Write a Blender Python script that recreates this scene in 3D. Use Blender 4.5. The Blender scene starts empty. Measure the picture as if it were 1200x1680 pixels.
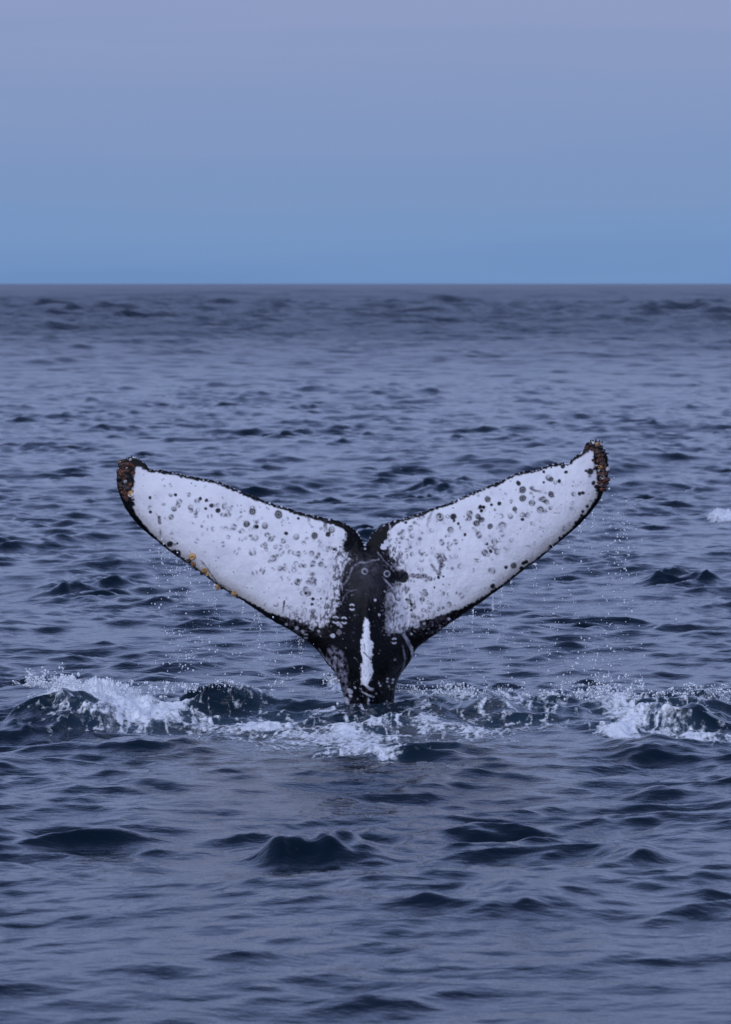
import bpy, math, random
import numpy as np

random.seed(7)
SC = bpy.context.scene
COL = SC.collection

# ------------------------------------------------------------------ camera
F = 7083.0                      # focal length in photograph pixels (1200 wide)
H = 3.394                       # eye height above the water
D = 35.0                        # distance to the whale
TH = math.atan(375.0 / F)       # camera pitch below the horizon
cam_d = bpy.data.cameras.new('camera')
cam_d.sensor_fit = 'HORIZONTAL'
cam_d.sensor_width = 24.0
cam_d.lens = F / 1200.0 * 24.0
cam_d.clip_start = 0.5
cam_d.clip_end = 60000.0
cam_d.dof.use_dof = True
cam_d.dof.focus_distance = D
cam_d.dof.aperture_fstop = 5.0
cam = bpy.data.objects.new('camera', cam_d)
COL.objects.link(cam)
cam.location = (0, 0, H)
cam.rotation_euler = (math.pi / 2 - TH, 0, 0)
SC.camera = cam

# ------------------------------------------------------------------ sky
SUN_EL, SUN_AZ = math.radians(33), math.radians(200)     # behind the camera, soft
world = bpy.data.worlds.new('World')
SC.world = world
world.use_nodes = True
nt = world.node_tree
N, L = nt.nodes, nt.links
N.clear()
out = N.new('ShaderNodeOutputWorld')
bg = N.new('ShaderNodeBackground')
bg.inputs['Strength'].default_value = 1.0
tc = N.new('ShaderNodeTexCoord')
sep = N.new('ShaderNodeSeparateXYZ')
L.new(tc.outputs['Generated'], sep.inputs[0])
# faint unevenness of the low cloud layer
mp = N.new('ShaderNodeMapping'); mp.inputs['Scale'].default_value = (5.0, 5.0, 90.0)
L.new(tc.outputs['Generated'], mp.inputs[0])
ns = N.new('ShaderNodeTexNoise'); ns.inputs['Scale'].default_value = 1.6; ns.inputs['Detail'].default_value = 4
L.new(mp.outputs[0], ns.inputs['Vector'])
m1 = N.new('ShaderNodeMath'); m1.operation = 'MULTIPLY_ADD'
L.new(ns.outputs[0], m1.inputs[0]); m1.inputs[1].default_value = 0.026; m1.inputs[2].default_value = -0.013
m2 = N.new('ShaderNodeMath'); m2.operation = 'ADD'
L.new(sep.outputs[2], m2.inputs[0]); L.new(m1.outputs[0], m2.inputs[1])
# sqrt spreads the first degrees above the horizon over the ramp
m3 = N.new('ShaderNodeMath'); m3.operation = 'MAXIMUM'; m3.inputs[1].default_value = 0.0
L.new(m2.outputs[0], m3.inputs[0])
m4 = N.new('ShaderNodeMath'); m4.operation = 'SQRT'; L.new(m3.outputs[0], m4.inputs[0])
ramp = N.new('ShaderNodeValToRGB'); L.new(m4.outputs[0], ramp.inputs[0])
def s2l(c):
    return tuple(((v / 255) / 12.92 if v / 255 <= 0.04045 else ((v / 255 + 0.055) / 1.055) ** 2.4) for v in c) + (1.0,)
stops = [(0.0, (106, 142, 193)), (0.07, (111, 146, 196)), (0.11, (116, 149, 196)), (0.16, (121, 149, 195)), (0.19, (126, 150, 195)),
         (0.225, (133, 152, 195)), (0.26, (142, 156, 197)), (0.34, (168, 186, 236)), (0.5, (178, 197, 255)),
         (0.65, (154, 178, 243)), (0.8, (104, 124, 178)), (1.0, (86, 104, 150))]
els = ramp.color_ramp.elements
while len(els) < len(stops):
    els.new(0.5)
for e, (p, c) in zip(els, stops):
    e.position = p
for e, (p, c) in zip(els, stops):
    e.position = p; e.color = s2l(c)
sky = N.new('ShaderNodeTexSky'); sky.sky_type = 'NISHITA'; sky.sun_disc = False
sky.sun_elevation = SUN_EL; sky.sun_rotation = SUN_AZ
skm = N.new('ShaderNodeMixRGB'); skm.blend_type = 'MULTIPLY'; skm.inputs[0].default_value = 1
skm.inputs[2].default_value = (0.08, 0.08, 0.08, 1); L.new(sky.outputs[0], skm.inputs[1])
mix = N.new('ShaderNodeMixRGB'); mix.inputs[0].default_value = 0.96
L.new(skm.outputs[0], mix.inputs[1]); L.new(ramp.outputs[0], mix.inputs[2])
L.new(mix.outputs[0], bg.inputs[0]); L.new(bg.outputs[0], out.inputs[0])

# ------------------------------------------------------------------ sun through cloud
sun_d = bpy.data.lights.new('sun', 'SUN')
sun_d.energy = 1.85
sun_d.angle = math.radians(80)
sun_d.color = (0.79, 0.83, 1.0)
sun = bpy.data.objects.new('sun', sun_d)
COL.objects.link(sun)
# light comes from azimuth SUN_AZ (clockwise from +Y), so from behind and a little left of the camera
sx, sy, sz = math.sin(SUN_AZ) * math.cos(SUN_EL), math.cos(SUN_AZ) * math.cos(SUN_EL), math.sin(SUN_EL)
from mathutils import Vector
sun.rotation_euler = Vector((sx, sy, sz)).to_track_quat('Z', 'Y').to_euler()

SC.view_settings.view_transform = 'Standard'
SC.view_settings.look = 'None'
SC.view_settings.exposure = 0.0
SC.view_settings.gamma = 1.0
SC.view_settings.use_curve_mapping = False

# ------------------------------------------------------------------ helpers
def at(px, py, Y):
    """photograph pixel -> world point at distance Y (arrays welcome)"""
    u = (np.asarray(px, float) - 600) / F
    v = (840 - np.asarray(py, float)) / F
    dy = math.cos(TH) + v * math.sin(TH)
    dz = -math.sin(TH) + v * math.cos(TH)
    k = Y / dy
    return u * k, Y + 0 * k, H + dz * k

def ground(px, py, z=0.0):
    u = (px - 600) / F; v = (840 - py) / F
    dy = math.cos(TH) + v * math.sin(TH); dz = -math.sin(TH) + v * math.cos(TH)
    k = (z - H) / dz
    return u * k, dy * k

rng = np.random.RandomState(11)
PERM = rng.permutation(4096).astype(np.int64)
GA = rng.rand(4096) * 2 * np.pi
GX, GY = np.cos(GA), np.sin(GA)
def perlin(x, y, seed=0):
    xi = np.floor(x).astype(np.int64); yi = np.floor(y).astype(np.int64)
    xf = x - xi; yf = y - yi
    def g(a, b):
        h = PERM[(PERM[(xi + a + seed * 131) & 4095] + yi + b) & 4095]
        return GX[h] * (xf - a) + GY[h] * (yf - b)
    u = xf * xf * xf * (xf * (xf * 6 - 15) + 10); v = yf * yf * yf * (yf * (yf * 6 - 15) + 10)
    a0 = g(0, 0) * (1 - u) + g(1, 0) * u
    a1 = g(0, 1) * (1 - u) + g(1, 1) * u
    return (a0 * (1 - v) + a1 * v) * 1.5
def fbm(x, y, octaves=4, seed=0, gain=0.5):
    s = 0; a = 1.0; f = 1.0; t = 0
    for i in range(octaves):
        s = s + a * perlin(x * f + 17.3 * i, y * f + 5.1 * i, seed + i); t += a
        a *= gain; f *= 2.03
    return s / t * 1.3
def sstep(a, b, x):
    t = np.clip((x - a) / (b - a), 0, 1)
    return t * t * (3 - 2 * t)

def new_mesh(name, co, faces_idx, starts, mat, smooth=True):
    me = bpy.data.meshes.new(name)
    me.vertices.add(len(co)); me.vertices.foreach_set('co', np.ascontiguousarray(co, dtype=np.float32).ravel())
    me.loops.add(len(faces_idx)); me.loops.foreach_set('vertex_index', faces_idx.astype(np.int32))
    me.polygons.add(len(starts)); me.polygons.foreach_set('loop_start', starts.astype(np.int32))
    me.polygons.foreach_set('use_smooth', np.full(len(starts), smooth))
    me.update(calc_edges=True)
    me.materials.append(mat)
    return me
def link(name, me, parent=None):
    o = bpy.data.objects.new(name, me); COL.objects.link(o)
    if parent: o.parent = parent
    return o

# ------------------------------------------------------------------ waves
def tile(Lm, n, lmin, lmax, seed, hrms, wind, spread, fall):
    """one periodic patch of random sea: height and horizontal (choppy) displacement"""
    r = np.random.RandomState(seed)
    k1 = np.fft.fftfreq(n, Lm / n) * 2 * np.pi
    kx, ky = np.meshgrid(k1, k1, indexing='ij')
    k = np.hypot(kx, ky); k[0, 0] = 1
    kmin, kmax = 2 * np.pi / lmax, 2 * np.pi / lmin
    win = sstep(kmin * 0.8, kmin * 1.25, k) * (1 - sstep(kmax * 0.8, kmax * 1.2, k))
    c = (kx * math.cos(wind) + ky * math.sin(wind)) / k
    amp = k ** (-fall) * win * np.sqrt(np.maximum(np.abs(c) ** spread * (c > 0) + 0.04, 0))
    amp[0, 0] = 0
    h = (r.normal(size=(n, n)) + 1j * r.normal(size=(n, n))) * amp
    z = np.fft.ifft2(h)
    dx = np.fft.ifft2(h * (1j * kx / k)); dy = np.fft.ifft2(h * (1j * ky / k))
    s = hrms / z.real.std()
    f = [(z.real * s).astype(np.float32), (dx.real * s).astype(np.float32), (dy.real * s).astype(np.float32)]
    return (Lm, n, lmin, f)
WIND = math.radians(-72)
BANDS = [tile(743.0, 256, 55.0, 160.0, 9, 0.12, WIND, 4, 2.0),
         tile(181.0, 512, 9.0, 40.0, 1, 0.060, WIND, 4, 2.0),
         tile(97.0, 1024, 2.6, 9.0, 2, 0.032, WIND + .2, 2, 2.2),
         tile(53.0, 1024, 0.8, 2.6, 3, 0.0175, WIND - .1, 3, 2.3),
         tile(17.7, 1024, 0.22, 0.8, 4, 0.0140, WIND - .1, 3.0, 2.4),
         tile(9.3, 1024, 0.11, 0.26, 5, 0.0026, WIND, 2.0, 2.2)]
CHOP = [0.3, 0.8, 1.0, 1.1, 1.0, .6]

def sample(t, x, y):
    Lm, n, lmin, fs = t
    u = (x / Lm * n) % n; v = (y / Lm * n) % n
    i = np.floor(u).astype(np.int64); j = np.floor(v).astype(np.int64)
    fu = (u - i).astype(np.float32); fv = (v - j).astype(np.float32)
    i %= n; j %= n
    i2 = (i + 1) % n; j2 = (j + 1) % n
    w00 = (1 - fu) * (1 - fv); w10 = fu * (1 - fv); w01 = (1 - fu) * fv; w11 = fu * fv
    return [f[i, j] * w00 + f[i2, j] * w10 + f[i, j2] * w01 + f[i2, j2] * w11 for f in fs]

# single waves that the photograph shows: pixel of the crest, half width (px), height (m), depth half width (m), skew
CRESTS = [(515, 1310, 85, .32, .34, .0), (430, 1330, 70, .08, .24, 0), (1065, 1203, 50, .10, .32, 0),
          (1112, 1145, 80, .20, .55, 0), (350, 1118, 62, .18, .40, 0), (110, 1135, 85, .22, .7, .1), (215, 1338, 70, .03, .5, .2), (190, 1385, 80, .03, .25, 0),
          (400, 1135, 70, .10, .4, 0), (606, 1160, 90, .08, .8, 0), (600, 1152, 240, .035, 1.2, 0),
          (790, 1330, 70, .03, .5, -.1), (680, 1345, 70, .03, .3, -.2), (1020, 1376, 50, .08, .3, 0), (860, 1456, 75, .08, .3, .3), (330, 1425, 90, .02, .3, 0),
          (1130, 1440, 80, .04, .25, 0), (590, 836, 85, .20, .9, 0), (140, 905, 70, .18, .8, 0),
          (745, 775, 50, .2, 1.1, 0), (1110, 908, 45, .16, .6, 0), (200, 1195, 110, .10, .4, 0), (60, 1170, 70, .10, .4, 0),
          (700, 1215, 90, .06, .25, 0), (900, 1150, 130, .12, .5, 0), (740, 1145, 100, .12, .45, 0), (230, 935, 90, .1, .6, 0)]
CR = []
for px, py, w, h, dep, sk in CRESTS:
    gx, gy = ground(px, py, h * 0.8)
    CR.append((gx, gy, w / F * gy, h, dep, sk))

def sea(x, y, spacing):
    """parametric point of the sea surface -> displaced X, Y, Z"""
    X = x.astype(np.float64).copy(); Y = y.astype(np.float64).copy(); Z = np.zeros_like(X)
    # patches of calmer and rougher water
    gust = np.exp(.35 * perlin(x * 0.07 + 3, y * 0.045 + 9, 5) + .65 * perlin(x * .55, y * .33, 6) + .40 * perlin(x * 1.3, y * .8, 7) - .1)
    rd = np.hypot(x, y)
    churn = np.exp(-((y - 34.6 + .5 * np.cos(x * 1.3)) / 1.5) ** 2) * (np.abs(x) < 6)
    gust = gust * (1 + .5 * sstep(45, 150, rd) + 1.6 * sstep(150, 420, rd)) * (1 - .42 * sstep(33, 20, rd))
    loc = np.zeros_like(gust)                 # the chop piles up where the big crests run
    for cgx, cgy, cw, ch, cdep, csk in CR:
        if cgy > 33 and ch < .15: continue
        k = np.exp(-((x - cgx) / (1.3 * cw)) ** 2 - ((y - cgy) / (1.5 * cdep + .3)) ** 2)
        loc = np.maximum(loc, k * min(1.0, ch * 9))
    gust = np.minimum(gust, 1.75) * (1 + .9 * loc)
    rw = np.hypot(x / 2.4, (y - D + 1.0) / 4.2)
    calm = 1 - 0.35 * np.exp(-rw ** 2)
    for b, t in enumerate(BANDS):
        wgt = np.clip((t[2] * 2.2 / spacing - 1.0) / 1.5, 0, 1)
        if b >= 3: wgt = wgt * gust * calm * (1 + (.35 if b == 3 else 1.0) * churn)
        if b == 0: wgt = wgt * (1 + 3.4 * sstep(200, 900, rd))
        if b == 1: wgt = wgt * (1 + 3.2 * sstep(130, 600, rd))
        if b == 2: wgt = wgt * (1 + 4.5 * sstep(110, 500, rd))
        m = wgt > 0
        if not m.any(): continue
        z, dx, dy = sample(t, x[m] + 31.7 * b, y[m] + 12.9 * b)
        Z[m] += z * wgt[m]; X[m] += dx * wgt[m] * CHOP[b]; Y[m] += dy * wgt[m] * CHOP[b]
    for gx, gy, w, h, dep, sk in CR:
        w = w * 1.15; h = h * (.72 if gy > 33 else .50); dep = dep * (1 if gy > 33 else 1.15)
        m = (np.abs(x - gx) < 3 * w) & (np.abs(y - gy) < 4 * dep + 1)
        if not m.any(): continue
        xx = x[m] - gx; yy = y[m] - gy - sk * xx - 0.25 * dep * perlin(x[m] * 1.6 / max(w, .3), y[m] * 0.7, 9)
        g = np.where(yy < 0, np.exp(-(yy / (dep * 0.62)) ** 2), np.exp(-(yy / (dep * 1.6)) ** 2))
        env = np.exp(-(np.abs(xx) / w) ** 3)
        e = h * g * env * (1 + 0.28 * perlin(x[m] * 2.1, y[m] * 1.3, 12) + .30 * perlin(x[m] * 5, y[m] * 3, 13) + .14 * perlin(x[m] * 11, y[m] * 5, 14))
        Z[m] += e
        Y[m] -= e * 0.5 * env
    return X, Y, Z

# ------------------------------------------------------------------ foam envelope (world space, metres)
FOAM = [  # px, py, half width px, half height px, strength, lump height (m)
    (110, 1128, 60, 16, 1.15, .12), (165, 1146, 75, 14, 1.3, .09), (235, 1163, 60, 12, 1.2, .05), (60, 1122, 30, 8, .6, .06),
    (330, 1168, 60, 9, .55, .02), (410, 1143, 42, 9, .75, .05), (300, 1128, 60, 9, .35, .04), (420, 1180, 70, 9, .75, .03),
    (520, 1192, 90, 13, .85, .03), (590, 1215, 75, 12, .78, .015), (600, 1180, 50, 7, .75, .03), (470, 1215, 60, 10, .45, .02), (630, 1228, 30, 8, .7, .02),
    (695, 1180, 34, 8, .85, .04), (770, 1186, 70, 11, .62, .02), (755, 1140, 55, 14, .78, .09), (665, 1130, 22, 8, .7, .05),
    (545, 1112, 16, 10, .9, .08), (900, 1140, 60, 12, .6, .06), (880, 1182, 60, 6, .7, .02), (1010, 1152, 36, 18, .72, .05), (1050, 1178, 60, 12, .9, .05),
    (1015, 1193, 35, 8, 1.1, .03), (1120, 1196, 70, 9, 1.05, .04), (1180, 1205, 40, 9, .9, .03), (960, 1120, 50, 10, .5, .06), (1110, 1150, 60, 16, .42, .04), (1170, 1128, 40, 12, .45, .05),
    (820, 1206, 60, 8, .4, .01), (480, 1165, 110, 10, .62, .02), (760, 1160, 120, 12, .5, .02), (190, 1175, 130, 12, .5, .02), (370, 1195, 80, 12, .55, .02), (620, 1200, 80, 14, .7, .02), (1060, 1150, 130, 22, .5, .03), (100, 1150, 90, 22, .6, .04), (870, 1160, 90, 16, .5, .03), (720, 1200, 110, 10, .5, .01), (1190, 822, 30, 4.5, 1.4, .06)]
FW = []
for px, py, w, hh, s, lump in FOAM:
    hh *= 1.15; w *= 1.12; s *= 1.08
    gx, gy = ground(px, py)
    y0 = ground(px, py + hh)[1]; y1 = ground(px, py - hh)[1]
    FW.append((gx, gy, w / F * gy, (y1 - y0) / 2, s, lump))
def foam_env(x, y):
    e = np.zeros_like(x); lm = np.zeros_like(x)
    for gx, gy, w, dp, s, lump in FW:
        m = (np.abs(x - gx) < 2.4 * w) & (np.abs(y - gy) < 2.4 * dp)
        if not m.any(): continue
        g = s * np.exp(-(((x[m] - gx) / w) ** 2 + ((y[m] - gy) / dp) ** 2) * 0.8)
        e[m] = np.maximum(e[m], g) + 0.25 * np.minimum(e[m], g)
        lm[m] = np.maximum(lm[m], g * lump)
    return e, lm

# ------------------------------------------------------------------ materials
def mat(name):
    m = bpy.data.materials.new(name); m.use_nodes = True
    n = m.node_tree.nodes; b = n['Principled BSDF']
    return m, n, m.node_tree.links, b

M_SEA, n, l, b = mat('sea_water')
b.inputs['IOR'].default_value = 1.333
b.inputs['Roughness'].default_value = 0.10
geo = n.new('ShaderNodeNewGeometry')
af = n.new('ShaderNodeAttribute'); af.attribute_name = 'aeration'
cm = n.new('ShaderNodeMixRGB'); cm.inputs[1].default_value = (0.001, 0.0075, 0.015, 1); cm.inputs[2].default_value = (0.030, 0.058, 0.085, 1)
l.new(af.outputs['Fac'], cm.inputs[0]); l.new(cm.outputs[0], b.inputs['Base Color'])
def noise(n, l, vec, scale, detail, sc=(1, 1, 1), rough=0.5):
    mpn = n.new('ShaderNodeMapping'); mpn.inputs['Scale'].default_value = sc
    l.new(vec, mpn.inputs[0])
    t = n.new('ShaderNodeTexNoise'); t.inputs['Scale'].default_value = scale; t.inputs['Detail'].default_value = detail
    t.inputs['Roughness'].default_value = rough
    l.new(mpn.outputs[0], t.inputs['Vector'])
    return t
n1 = noise(n, l, geo.outputs['Position'], 5.5, 4, (.8, 1.5, 1), .6)
n2 = noise(n, l, geo.outputs['Position'], 1.1, 2, (0.9, 1.1, 1))
afar = n.new('ShaderNodeAttribute'); afar.attribute_name = 'far'
rf = n.new('ShaderNodeMapRange'); l.new(afar.outputs['Fac'], rf.inputs[0]); rf.inputs[3].default_value = .05; rf.inputs[4].default_value = .33; l.new(rf.outputs[0], b.inputs['Roughness'])
bp = n.new('ShaderNodeBump'); bp.inputs['Distance'].default_value = 0.025; bp.inputs['Strength'].default_value = 0.6
l.new(n1.outputs[0], bp.inputs['Height'])
bp2 = n.new('ShaderNodeBump'); bp2.inputs['Distance'].default_value = 0.35
l.new(n2.outputs[0], bp2.inputs['Height']); l.new(afar.outputs['Fac'], bp2.inputs['Strength']); l.new(bp.outputs[0], bp2.inputs['Normal'])
l.new(bp2.outputs[0], b.inputs['Normal'])

def foam_mat(name, use_cover):
    m, n, l, b = mat(name)
    geo = n.new('ShaderNodeNewGeometry')
    fn = noise(n, l, geo.outputs['Position'], 26.0, 6, (1, .55, 1), .68)
    rp = n.new('ShaderNodeValToRGB'); l.new(fn.outputs[0], rp.inputs[0])
    rp.color_ramp.elements[0].position = .3; rp.color_ramp.elements[0].color = (.66, .70, .74, 1)
    rp.color_ramp.elements[1].position = .6; rp.color_ramp.elements[1].color = (.86, .88, .90, 1)
    l.new(rp.outputs[0], b.inputs['Base Color'])
    b.inputs['Roughness'].default_value = 0.55
    b.inputs['IOR'].default_value = 1.33
    fb = n.new('ShaderNodeBump'); fb.inputs['Distance'].default_value = .01; fb.inputs['Strength'].default_value = .5
    l.new(fn.outputs[0], fb.inputs['Height']); l.new(fb.outputs[0], b.inputs['Normal'])
    if use_cover:                            # froth thins out into single bubbles and bare water
        ca = n.new('ShaderNodeAttribute'); ca.attribute_name = 'cover'
        a1 = n.new('ShaderNodeMath'); a1.operation = 'MULTIPLY_ADD'; l.new(fn.outputs[0], a1.inputs[0]); a1.inputs[1].default_value = 1.3; a1.inputs[2].default_value = -.65
        a2 = n.new('ShaderNodeMath'); a2.operation = 'ADD'; l.new(a1.outputs[0], a2.inputs[0]); l.new(ca.outputs['Fac'], a2.inputs[1])
        mr = n.new('ShaderNodeMapRange'); mr.interpolation_type = 'SMOOTHSTEP'; l.new(a2.outputs[0], mr.inputs[0])
        mr.inputs[1].default_value = -.12; mr.inputs[2].default_value = .40; mr.inputs[3].default_value = 0; mr.inputs[4].default_value = .97
        l.new(mr.outputs[0], b.inputs['Alpha'])
    return m
M_FOAM = foam_mat('white_foam', True)
M_SPRAY = foam_mat('spray_froth', False)

M_DROP, n, l, b = mat('water_drop')
b.inputs['Base Color'].default_value = (.9, .92, .95, 1)
b.inputs['Roughness'].default_value = .15
b.inputs['IOR'].default_value = 1.33
b.inputs['Transmission Weight'].default_value = 0.25

M_SKIN, n, l, b = mat('whale_skin')
b.inputs['Coat Weight'].default_value = .0
ca = n.new('ShaderNodeVertexColor'); ca.layer_name = 'pigment'
tco = n.new('ShaderNodeTexCoord')
sn = noise(n, l, tco.outputs['Object'], 9.0, 6, (1, 1, 1), .6)
sr = n.new('ShaderNodeMapRange'); l.new(sn.outputs[0], sr.inputs[0]); sr.inputs[3].default_value = .95; sr.inputs[4].default_value = 1.03
mm = n.new('ShaderNodeMixRGB'); mm.blend_type = 'MULTIPLY'; mm.inputs[0].default_value = 1
l.new(ca.outputs[0], mm.inputs[1]); l.new(sr.outputs[0], mm.inputs[2]); l.new(mm.outputs[0], b.inputs['Base Color'])
rr = n.new('ShaderNodeMapRange'); l.new(sn.outputs[0], rr.inputs[0]); rr.inputs[3].default_value = .14; rr.inputs[4].default_value = .42
l.new(rr.outputs[0], b.inputs['Roughness'])
b.inputs['IOR'].default_value = 1.38
b.inputs['Specular IOR Level'].default_value = .16
sb2 = noise(n, l, tco.outputs['Object'], 40.0, 3)
skb = n.new('ShaderNodeBump'); skb.inputs['Distance'].default_value = .0025; skb.inputs['Strength'].default_value = .3
l.new(sb2.outputs[0], skb.inputs['Height']); l.new(skb.outputs[0], b.inputs['Normal'])

def barn_mat(name, c1, c2):
    m, n, l, b = mat(name)
    tco = n.new('ShaderNodeTexCoord'); oi = n.new('ShaderNodeObjectInfo')
    t = noise(n, l, tco.outputs['Object'], 60.0, 3)
    ad = n.new('ShaderNodeMath'); ad.operation = 'MULTIPLY_ADD'; l.new(oi.outputs['Random'], ad.inputs[0]); ad.inputs[1].default_value = .5
    l.new(t.outputs[0], ad.inputs[2])
    r = n.new('ShaderNodeValToRGB'); l.new(ad.outputs[0], r.inputs[0])
    r.color_ramp.elements[0].position = .45; r.color_ramp.elements[0].color = c1 + (1,)
    r.color_ramp.elements[1].position = 1.0; r.color_ramp.elements[1].color = c2 + (1,)
    l.new(r.outputs[0], b.inputs['Base Color']); b.inputs['Roughness'].default_value = .35
    return m
M_OCHRE = barn_mat('ochre_barnacle', (.16, .06, .012), (.60, .36, .14))
M_RUST = barn_mat('rust_barnacle', (.010, .004, .003), (.15, .045, .02))
M_DARKB = barn_mat('dark_barnacle', (.006, .006, .008), (.05, .035, .03))
M_PALE = barn_mat('pale_barnacle', (.35, .33, .34), (.7, .68, .66))

# ------------------------------------------------------------------ the sea
deg = math.pi / 180
a_in = np.linspace(-6.4, 6.4, 620)
a_l = -6.4 - np.cumsum(0.03 * 1.09 ** np.arange(90)); a_l = a_l[a_l > -150]
a_all = np.concatenate([a_l[::-1], a_in, -a_l])
rest = np.linspace(a_all[-1], 360 + a_all[0], 14)[1:-1]
ang = np.concatenate([a_all, rest]) * deg
if len(ang) % 2: ang = np.delete(ang, -3)
NA = len(ang)
r = [1.0]
while r[-1] < 16: r.append(r[-1] * 1.035)
near = list(r)
while near[-1] < 76:
    d = near[-1]
    near.append(d + 0.050 * (d / 35) ** 1.1)
far_r = [near[-1] + .1]
while far_r[-1] < 2200:
    d = far_r[-1]; far_r.append(d + 0.12 * (d / 75) ** 1.42)
while far_r[-1] < 45000: far_r.append(far_r[-1] * 1.12)
near = np.array(near); far_r = np.array(far_r)
def ring_pts(rad, an):
    dr = np.gradient(rad)
    da = np.abs(np.gradient(np.unwrap(an)))
    R, A = np.meshgrid(rad, an, indexing='ij')
    S = np.maximum(np.repeat(dr[:, None], len(an), 1), R * da[None, :])
    return R * np.sin(A), R * np.cos(A), S
x1, y1, s1 = ring_pts(near, ang)
x2, y2, s2 = ring_pts(far_r, ang[::2])
PX = np.concatenate([x1.ravel(), x2.ravel()]); PY = np.concatenate([y1.ravel(), y2.ravel()]); SP = np.concatenate([s1.ravel(), s2.ravel()])
X, Y, Z = sea(PX, PY, SP)
env, lm = foam_env(PX, PY)
aer = np.clip(sstep(.12, .9, env) * .9, 0, 1)
wk = np.hypot((PX - .1) / 1.7, (PY - 33.6) / 2.6)
aer = np.maximum(aer, .30 * np.exp(-wk ** 2))
farv = np.clip(sstep(50, 330, np.hypot(PX, PY)), 0, 1)
n1_, n2_ = len(near), len(far_r)
NB = NA // 2
i = np.arange(n1_ - 1)[:, None]; j = np.arange(NA)[None, :]; j2 = (j + 1) % NA
q1 = np.stack([i * NA + j, i * NA + j2, (i + 1) * NA + j2, (i + 1) * NA + j], -1).reshape(-1, 4)[:, ::-1]
o2 = n1_ * NA
i = np.arange(n2_ - 1)[:, None]; j = np.arange(NB)[None, :]; j2 = (j + 1) % NB
q2 = (o2 + np.stack([i * NB + j, i * NB + j2, (i + 1) * NB + j2, (i + 1) * NB + j], -1)).reshape(-1, 4)[:, ::-1]
j = np.arange(NB); base = (n1_ - 1) * NA
p5 = np.stack([base + 2 * j, base + 2 * j + 1, base + (2 * j + 2) % NA, o2 + (j + 1) % NB, o2 + j], -1)[:, ::-1]
cv = len(X)
X = np.append(X, 0); Y = np.append(Y, 0); Z = np.append(Z, 0.0)
j = np.arange(NA)
t3 = np.stack([np.full(NA, cv), (j + 1) % NA, j], -1)
idx = np.concatenate([q1.ravel(), q2.ravel(), p5.ravel(), t3.ravel()])
sizes = np.concatenate([np.full(len(q1) + len(q2), 4), np.full(len(p5), 5), np.full(len(t3), 3)])
starts = np.concatenate([[0], np.cumsum(sizes)[:-1]])
me = new_mesh('sea', np.stack([X, Y, Z], -1), idx, starts, M_SEA)
for nm, arr in (('aeration', aer), ('far', farv)):
    a = me.attributes.new(nm, 'FLOAT', 'POINT'); a.data.foreach_set('value', np.append(arr, 0).astype(np.float32))
so = link('sea', me); so['kind'] = 'structure'
so['label'] = 'choppy slate blue sea reaching to the horizon'
print('sea verts', len(X), 'faces', len(starts))

# ------------------------------------------------------------------ foam patches, each its own mesh draped on the waves
def grid_patch(name, x0, x1, y0, y1, dx, dy, label, seed):
    xs = np.arange(x0, x1 + dx, dx); ys = np.arange(y0, y1, dy)
    gx, gy = np.meshgrid(xs, ys, indexing='ij'); sh = gx.shape
    gx = gx.ravel(); gy = gy.ravel()
    spc = 0.050 * (np.hypot(gx, gy) / 35) ** 1.1
    e, lump = foam_env(gx, gy)
    # fade at this patch's own borders so that neighbours do not overlap
    wx = gx + .12 * fbm(gx * 2, gy * 1.2, 2, 40); wy = gy + .3 * fbm(gx * 2 + 9, gy * 1.2, 2, 41)
    n_a = fbm(wx * 3.4, wy * 1.5, 5, seed, .58)
    lace = 1 - np.abs(fbm(wx * 6.5, wy * 2.4, 3, seed + 20)) * 4.0
    lace2 = 1 - np.abs(fbm(wx * 13, wy * 5, 2, seed + 24)) * 4.0
    dense = e * 1.0 - .78 + .62 * n_a
    web = (lace - .75) * .35 + .16 * (lace2 - .6) + e * .8 - .32 + .25 * n_a
    f = np.maximum(dense, np.minimum(web, .35))
    f = np.where(e < .05, -1, f)
    fine = fbm(gx * 12, gy * 7, 4, seed + 3, .6)
    X, Y, Z = sea(gx, gy, spc)
    th = np.clip(f, -.05, .9)
    Z = Z + 0.022 * th + lump * np.clip(dense, 0, .8) * (1 + .9 * fine + 1.3 * n_a) + .004
    f = f.reshape(sh)
    ok = (np.maximum(np.maximum(f[:-1, :-1], f[1:, :-1]), np.maximum(f[:-1, 1:], f[1:, 1:])) > -.30)
    ii, jj = np.nonzero(ok)
    ny = sh[1]
    q = np.stack([ii * ny + jj, (ii + 1) * ny + jj, (ii + 1) * ny + jj + 1, ii * ny + jj + 1], -1)
    used, inv = np.unique(q, return_inverse=True)
    co = np.stack([X, Y, Z], -1)[used]
    me = new_mesh(name, co, inv.ravel(), np.arange(len(q)) * 4, M_FOAM)
    ac = me.attributes.new('cover', 'FLOAT', 'POINT'); ac.data.foreach_set('value', f.ravel()[used].astype(np.float32))
    o = link(name, me); o['kind'] = 'stuff'; o['label'] = label
    print(name, len(q))
    return o
def wx(px, Yd): return (px - 600) / F * Yd
grid_patch('sea_foam', -3.35, -1.30, 32.2, 37.5, .009, .026, 'white churned foam mound left of the whale tail', 1)
grid_patch('sea_foam', -1.30, .30, 30.5, 37.8, .009, .026, 'lacy white foam streaks in front of the whale tail', 1)
grid_patch('sea_foam', .30, 1.42, 31.5, 37.8, .009, .026, 'thin white foam just right of the whale tail', 1)
grid_patch('sea_foam', 1.42, 3.5, 31.5, 38.0, .009, .026, 'bright foam strip right of the whale tail behind a dark wave hump', 1)
_, yc = ground(1190, 812)
grid_patch('whitecap', wx(1130, yc), wx(1260, yc), yc - 7, yc + 7, .02, .09, 'small distant whitecap at right level with the tail tip', 5)

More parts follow.
